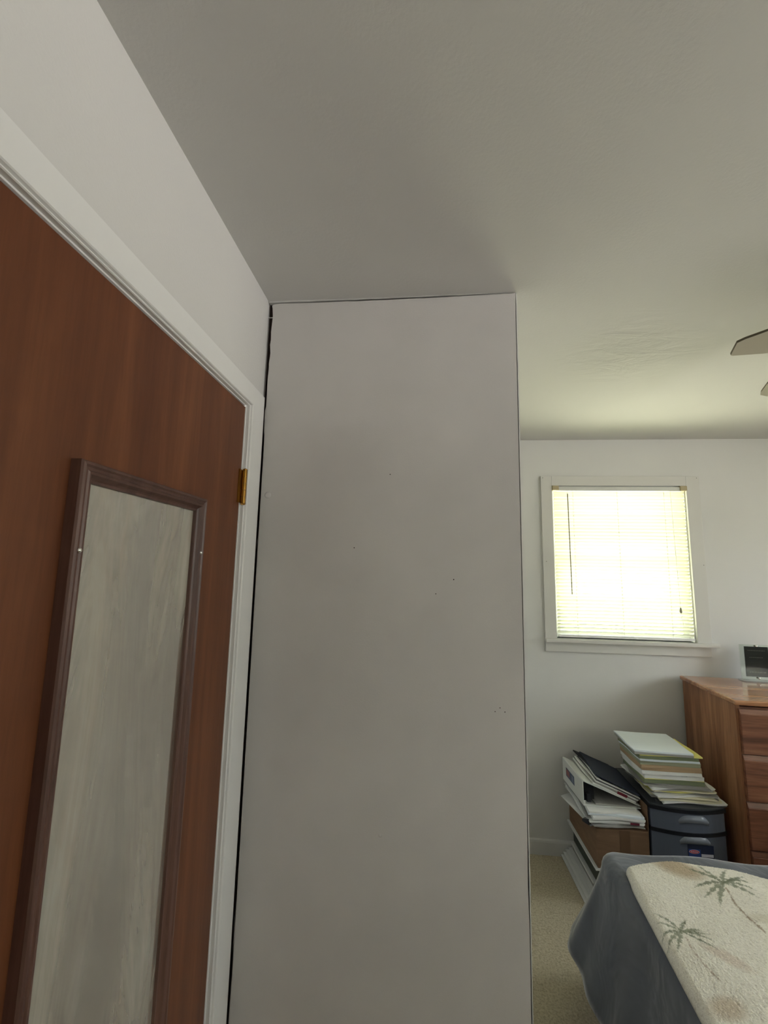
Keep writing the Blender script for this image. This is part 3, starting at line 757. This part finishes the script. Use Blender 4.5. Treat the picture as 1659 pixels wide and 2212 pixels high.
# folders lying on the sloping cover
th = math.atan2(Hs-.012, Wd)+.02
ox, oz = .806+.045, zpap+Hs+.002-.045*math.tan(th)+.004
nrm = (math.sin(th), math.cos(th))
items = [('white', .008, .0, 0.0, 'white clipped papers lying directly on the sloping binder cover', 'papers'),
         ('grey', .005, .004, -.03, 'grey folder on the binder, under the white booklet', 'folder'),
         ('white', .006, .006, -.02, 'white booklet on the binder with a maroon front tab', 'booklet'),
         ('dgrey', .005, .016, .02, 'dark grey folder under the navy one on the binder', 'folder'),
         ('white', .004, .018, .03, 'thin white booklet just under the navy folder on the binder', 'booklet'),
         ('black', .005, .020, -.12, 'black folder fanned out to the rear under the navy folder on the binder', 'folder'),
         ('navy', .006, .022, .10, 'navy folder lying topmost and tilted on the white binder', 'folder')]
off = .001
for i, (c, h, dx, rz, lab_, cat) in enumerate(items):
    o = stackitem('file_folder', 0, 0, 0, .214, (.285, .285, .285, .285, .285, .31, .30)[i], h, PM[c], seed=i+200, rnd_=.0015)
    cx = ox+.113*math.cos(th)+off*nrm[0]+dx; cz_ = oz-.113*math.sin(th)+off*nrm[1]-dx*math.tan(th)
    o.rotation_mode = 'XYZ'
    o.matrix_world = Matrix.Translation((cx, 2.500+(0, 0, 0, 0, 0, .035, .012)[i], cz_)) @ Matrix.Rotation(th, 4, 'Y') @ Matrix.Rotation(-rz, 4, 'Z')
    tag(o, lab_, cat, 'folders on the ring binder')
    off += h+.0012
    if i == 2: mtab = (cx, cz_)
o = box('index_tab', (-.024, .024, -.003, 0, -.007, .005), mat('maroon_label', srgb(108, 30, 44), .45)); 
o.matrix_world = Matrix.Translation((mtab[0]+.028, 2.355, mtab[1]-.012)) @ Matrix.Rotation(th, 4, 'Y')
tag(o, 'maroon label on the front edges of the binder folders', 'label')
# ------------------------------------------------------------------ bed
bed = tag(empty('bed', (1.4, .8, 0)), 'bed under a slate grey cover and a palm-tree throw', 'bed')
bmz = .535
adopt(box('mattress', (.715, 2.10, -.22, 1.810, .30, bmz), mat('mattress_ticking', (.6, .6, .6), .8), bevel=.03), bed)
adopt(box('box_spring', (.735, 2.09, -.21, 1.765, .12, .298), mat('box_spring_cloth', (.3, .3, .3), .9), bevel=.01), bed)
for x in (.78, 2.04):
    for y in (-.15, 1.70): adopt(box('leg', (x-.025, x+.025, y-.025, y+.025, 0, .12), m_black, bevel=.003), bed)
# cover
BZ = .550; RX0, RX1, RY0, RY1 = .672, 2.13, -.25, 1.858; cr = .075
per = []
def seg(a, b_, n):
    for k in range(n): per.append((a[0]+(b_[0]-a[0])*k/n, a[1]+(b_[1]-a[1])*k/n))
def arcp(cx, cy, a0, a1, n):
    for k in range(n): 
        a = a0+(a1-a0)*k/n; per.append((cx+cr*math.cos(a), cy+cr*math.sin(a)))
seg((RX0, RY0+cr), (RX0, RY1-cr), 90); arcp(RX0+cr, RY1-cr, PI, PI/2, 16)
seg((RX0+cr, RY1), (RX1-cr, RY1), 70); arcp(RX1-cr, RY1-cr, PI/2, 0, 8)
seg((RX1, RY1-cr), (RX1, RY0+cr), 30); arcp(RX1-cr, RY0+cr, 0, -PI/2, 6)
seg((RX1-cr, RY0), (RX0+cr, RY0), 30); arcp(RX0+cr, RY0+cr, -PI/2, -PI, 6)
n = len(per); bm = bmesh.new(); rings = []
NR = 22
for ri in range(NR+1):
    ring = []
    for i, (x, y) in enumerate(per):
        p, q = per[(i-1) % n], per[(i+1) % n]
        tx, ty = q[0]-p[0], q[1]-p[1]; l = math.hypot(tx, ty); nx_, ny_ = -ty/l, tx/l   # outward (left of travel)
        d_c = math.hypot(x-RX0, y-RY1)
        corner = math.exp(-(d_c/.20)**2)
        if ri <= 6:
            a = ri/6*PI/2; rad = .045
            off_ = -rad+rad*math.sin(a); zz = BZ-rad+rad*math.cos(a)
        else:
            s = (ri-6)/(NR-6)
            drop = (.505-.175-.03*corner)*s
            off_ = (.085+.045*corner)*s**1.15+.010*s*math.sin(i*.33)+.006*s*math.sin(i*.81+2)
            if corner > .02: off_ += .0
            zz = BZ-.045-drop
        wob = .004*math.sin(x*17+y*5)+.003*math.sin(x*7-y*23)
        ring.append(bm.verts.new((x+nx_*off_, y+ny_*off_, zz+(wob if ri < 5 else wob*.4))))
    rings.append(ring)
for a, b_ in zip(rings, rings[1:]):
    for i in range(n): bm.faces.new((a[i], a[(i+1) % n], b_[(i+1) % n], b_[i]))
# top surface rings shrinking inward
prev = rings[0]; cxm, cym = (RX0+RX1)/2, (RY0+RY1)/2
for s in (.96, .9, .8, .65, .45, .2):
    ring = []
    for i, (x, y) in enumerate(per):
        xx, yy = cxm+(x-cxm)*s*.97, cym+(y-cym)*s*.97
        ring.append(bm.verts.new((xx, yy, BZ+.004*math.sin(xx*17+yy*5)+.003*math.sin(xx*7-yy*23))))
    for i in range(n): bm.faces.new((ring[i], ring[(i+1) % n], prev[(i+1) % n], prev[i]))
    prev = ring
bm.faces.new(prev)
cov = link('bed_cover', bm, m_sheet, smooth=True)
cov.modifiers.new('thick', 'SOLIDIFY').thickness = .004
tag(cov, 'slate grey microfibre cover draped over the bed corner', 'bedspread')

# throw with woven palms
FR = [[(0.992, 1.631), (0.962, 1.68), (0.91, 1.699)], [(0.992, 1.631), (0.972, 1.674), (0.964, 1.732)], [(0.992, 1.631), (1.006, 1.671), (1.047, 1.705)], [(0.992, 1.631), (0.951, 1.64), (0.89, 1.616)], [(0.992, 1.631), (0.943, 1.609), (0.895, 1.571)], [(0.992, 1.631), (0.952, 1.594), (0.92, 1.538)], [(0.992, 1.631), (1.055, 1.67), (1.087, 1.646)], [(0.992, 1.631), (1.04, 1.621), (1.061, 1.576)], [(0.992, 1.631), (1.045, 1.648), (1.076, 1.609)], [(0.992, 1.631), (1.027, 1.656), (1.083, 1.677)],
      [(0.745, 1.427), (0.732, 1.47), (0.695, 1.48)], [(0.745, 1.427), (0.722, 1.445), (0.683, 1.446)], [(0.745, 1.427), (0.715, 1.424), (0.675, 1.399)], [(0.745, 1.427), (0.707, 1.403), (0.673, 1.365)], [(0.745, 1.427), (0.715, 1.389), (0.689, 1.347)], [(0.745, 1.427), (0.751, 1.449), (0.783, 1.471)], [(0.745, 1.427), (0.785, 1.447), (0.808, 1.432)], [(0.745, 1.427), (0.787, 1.429), (0.812, 1.4)], [(0.745, 1.427), (0.776, 1.406), (0.804, 1.367)], [(0.745, 1.427), (0.779, 1.436), (0.817, 1.42)]]
TR = [[(0.985, 1.611), (0.971, 1.547), (0.974, 1.496), (0.981, 1.449)], [(0.743, 1.407), (0.73, 1.353), (0.733, 1.31), (0.744, 1.271)]]
SHX = .003
def dens(p, k=8):
    out = []
    for a, b_ in zip(p, p[1:]): out += [(a[0]+(b_[0]-a[0])*i/k, a[1]+(b_[1]-a[1])*i/k) for i in range(k)]
    return out+[p[-1]]
def bez(p, k=10):
    (a, b_, c) = p; return [((1-t)**2*a[0]+2*t*(1-t)*b_[0]+t*t*c[0], (1-t)**2*a[1]+2*t*(1-t)*b_[1]+t*t*c[1]) for t in [i/k for i in range(k+1)]]
TZ = .588; th_ = .031
ex = lambda y: .652+.10*np.clip(y-1.15, -.6, .50)+.012*np.clip((y-1.62)/.09, 0, 1)     # left edge of the throw (runs slightly askew)
NX, NY = 330, 430
uu_ = np.linspace(0, 1, NX+1); vv_ = np.linspace(0, 1, NY+1)
TY0, TY1, TX1 = .55, 1.718, 1.75
U_, V_ = np.meshgrid(uu_, vv_, indexing='ij')
# perimeter roll: first/last columns wrap down round the folded edge
def roll_(t, n_edge=.045):
    """t 0..1 -> (planar inset, height) with a half-round edge"""
    return t
Yb = TY0+(TY1-TY0)*V_
Xl_ = ex(Yb); Xb = Xl_+(TX1-Xl_)*U_**1.25
far_wave = .024*np.exp(-((Xb-.93)/.14)**2)-.05*np.clip((Xb-1.07)/.12, 0, 1)*np.exp(-((Xb-1.16)/.1)**2)
Yb = Yb+far_wave*np.clip((V_-.8)/.2, 0, 1)
dl = Xb-Xl_; df = (1-V_)*(TY1-TY0)
Yb = Yb-.030*np.exp(-(dl/.022))*np.clip((V_-.85)/.15, 0, 1)**2
rad = .020
def edge_h(d): 
    t = np.clip(d/rad, 0, 1); return np.sqrt(np.clip(1-(1-t)**2, 0, 1))
hgt = np.minimum(edge_h(dl), edge_h(df))
noise_h = .0025*np.sin(Xb*23+3*np.sin(Yb*11))+.002*np.sin(Yb*29+2*np.sin(Xb*17))+.004*np.sin(Xb*6+Yb*8)
rngn = np.random.RandomState(4); noise_h = noise_h+rngn.normal(0, .0007, noise_h.shape)
Zb = BZ+.008+hgt*(th_+noise_h)
verts = np.stack([Xb, Yb, Zb], -1).reshape(-1, 3)
base = np.stack([Xb, Yb, np.full_like(Zb, BZ+.0065)], -1)
nv = (NX+1)*(NY+1)
idx = np.arange(nv).reshape(NX+1, NY+1)
faces = np.stack([idx[:-1, :-1], idx[1:, :-1], idx[1:, 1:], idx[:-1, 1:]], -1).reshape(-1, 4)
me = bpy.data.meshes.new('palm_throw')
me.vertices.add(nv); me.vertices.foreach_set('co', verts.astype(np.float32).ravel())
nf = len(faces); me.loops.add(nf*4); me.loops.foreach_set('vertex_index', faces.astype(np.int32).ravel())
me.polygons.add(nf); me.polygons.foreach_set('loop_start', np.arange(0, nf*4, 4, dtype=np.int32)); me.polygons.foreach_set('loop_total', np.full(nf, 4, np.int32))
me.update(); me.validate()
px_, py_ = Xb.ravel()-SHX, Yb.ravel()
colr = np.tile(np.array(srgb(242, 238, 226)[:3]), (nv, 1))
jx = px_+rngn.normal(0, .0012, nv); jy = py_+rngn.normal(0, .0012, nv)
def stain(cx, cy, rx, ry, ang, c, k):
    a = math.radians(ang); dx, dy = px_-cx, py_-cy
    q_ = ((dx*math.cos(a)+dy*math.sin(a))/rx)**2+((-dx*math.sin(a)+dy*math.cos(a))/ry)**2
    g = np.clip(1.25-q_, 0, 1)[:, None]*k; c = np.array(srgb(*c)[:3])
    colr[:] = colr*(1-g)+c*g
stain(.885, 1.700, .085, .048, -25, (186, 166, 136), .85); stain(.785, 1.735, .02, .012, 0, (170, 150, 126), .7)
stain(.81, 1.345, .060, .028, -40, (206, 184, 166), .5); stain(.715, 1.20, .05, .03, 20, (190, 168, 140), .6)
stain(1.02, 1.50, .06, .02, 0, (200, 190, 164), .4)
def stroke(path, wid, c, k=.9, comb=0):
    D = np.full(nv, 9.0); W_ = np.zeros(nv); L = len(path)-1
    for i, (a, b_) in enumerate(zip(path, path[1:])):
        ax, ay = a; bx_, by_ = b_; lx, ly = bx_-ax, by_-ay; l2 = lx*lx+ly*ly+1e-12
        t_ = np.clip(((jx-ax)*lx+(jy-ay)*ly)/l2, 0, 1)
        d = np.hypot(jx-(ax+t_*lx), jy-(ay+t_*ly)); m_ = d < D; D[m_] = d[m_]; W_[m_] = (i+t_[m_])/L
    wv = wid(W_); 
    if comb: wv = wv*(.72+.28*np.sin(W_*comb))
    g = (np.clip((wv-D)/.0028+.5, 0, 1)*k)[:, None]; c = np.array(srgb(*c)[:3]); colr[:] = colr*(1-g)+c*g
for k_, p in enumerate(FR):
    s_ = .0085 if k_ < 10 else .0062
    stroke(bez([p[0], p[1], p[2]]), lambda t_, s_=s_: s_*(np.sin(np.clip(t_, 0, 1)**.8*PI)*.9+.12), (136, 142, 118) if k_ % 3 else (118, 126, 102), .82, 26)
stroke(dens(TR[0]), lambda t_: .0028+.0028*t_, (156, 136, 110), .85, 30)
stroke(dens(TR[1]), lambda t_: .0016+.0012*t_, (170, 148, 132), .85, 30)
fl = rngn.rand(nv) < .10; colr[fl] *= .86
ca_ = me.color_attributes.new('weave', 'FLOAT_COLOR', 'POINT')
ca_.data.foreach_set('color', np.concatenate([colr, np.ones((nv, 1))], 1).astype(np.float32).ravel())
for p in me.polygons: p.use_smooth = True
m_throw = mat('terry_weave', (.8, .8, .7), .95); t, b = nodes(m_throw)
at = t.nodes.new('ShaderNodeAttribute'); at.attribute_name = 'weave'
v = coords(t)
mot = ramp(t, noise(t, v, 130, 3, .7), [(.34, (.78, .76, .70, 1)), (.48, (1, 1, 1, 1))])
t.links.new(mixc(t, .5, at.outputs['Color'], mot, 'MULTIPLY'), b.inputs['Base Color'])
bump(t, b, noise(t, v, 170, 3, .7), .6, .006)
me.materials.append(m_throw)
thr = bpy.data.objects.new('palm_throw', me); COL.objects.link(thr)
md = thr.modifiers.new('body', 'SOLIDIFY'); md.thickness = .006; md.offset = -1
tag(thr, 'thick cream throw with green palm trees spread on the grey bed cover', 'throw')

# ------------------------------------------------------------------ ceiling fan (two blade tips reach the picture)
FX, FY, FZ = 1.41, 1.25, 2.30
fan = tag(empty('ceiling_fan', (FX, FY, CEIL)), 'ceiling fan with pale blades whose tips enter at the right edge', 'fan')
m_fan = mat('blade_enamel', srgb(176, 170, 152), .45); m_fedge = mat('blade_edge', srgb(92, 84, 66), .6)
def F(o): o.parent = fan; return o
bm = bmesh.new(); tube(bm, [(0, 0, 0), (0, 0, -.02), (0, 0, -.035)], [.075, .075, .055], 28); F(link('canopy', bm, m_brass, smooth=False))
bm = bmesh.new(); tube(bm, [(0, 0, -.035), (0, 0, -.06), (0, 0, -.12), (0, 0, -.16), (0, 0, -.18)], [.05, .10, .105, .085, .04], 32); F(link('motor_housing', bm, m_brass, smooth=True))
bm = bmesh.new(); tube(bm, [(0, 0, -.18), (0, 0, -.21), (0, 0, -.25), (0, 0, -.28), (0, 0, -.29)], [.04, .09, .10, .06, .01], 28); F(link('light_bowl', bm, mat('frosted_glass', (.85, .85, .82), .3), smooth=True))
bm = bmesh.new(); hw_, R0, R1 = .058, .16, .460
out_ = [(R0, -.040), (R1-.20, -hw_*1.25), (R1-.13, -hw_*1.18), (R1-.07, -hw_*.85), (R1-.015, -hw_*.25), (R1, 0), (R1-.010, hw_*.95), (R1-.016, hw_), (R1-.10, hw_), (R0, .040)]
A = [bm.verts.new((x, -y, .004)) for x, y in out_]; Bv = [bm.verts.new((x, -y, -.004)) for x, y in out_]
bm.faces.new(A); bm.faces.new(Bv)
for i in range(len(out_)):
    bm.faces.new((A[i], A[(i+1) % len(out_)], Bv[(i+1) % len(out_)], Bv[i])).material_index = 1
blade0 = link('blade', bm, [m_fan, m_fedge])
bm = bmesh.new(); addbox(bm, .08, .20, -.014, .014, -.008, -.003); arm0 = link('blade_arm', bm, m_brass)
for k in range(5):
    bl_ = blade0 if k == 0 else blade0.copy(); ar_ = arm0 if k == 0 else arm0.copy()
    if k: COL.objects.link(bl_); COL.objects.link(ar_)
    bl_.parent = fan; bl_.location = (0, 0, FZ-CEIL); bl_.rotation_euler = (math.radians(13), 0, math.radians(174-72*k))
    bl_.rotation_mode = 'XYZ'
    ar_.parent = bl_
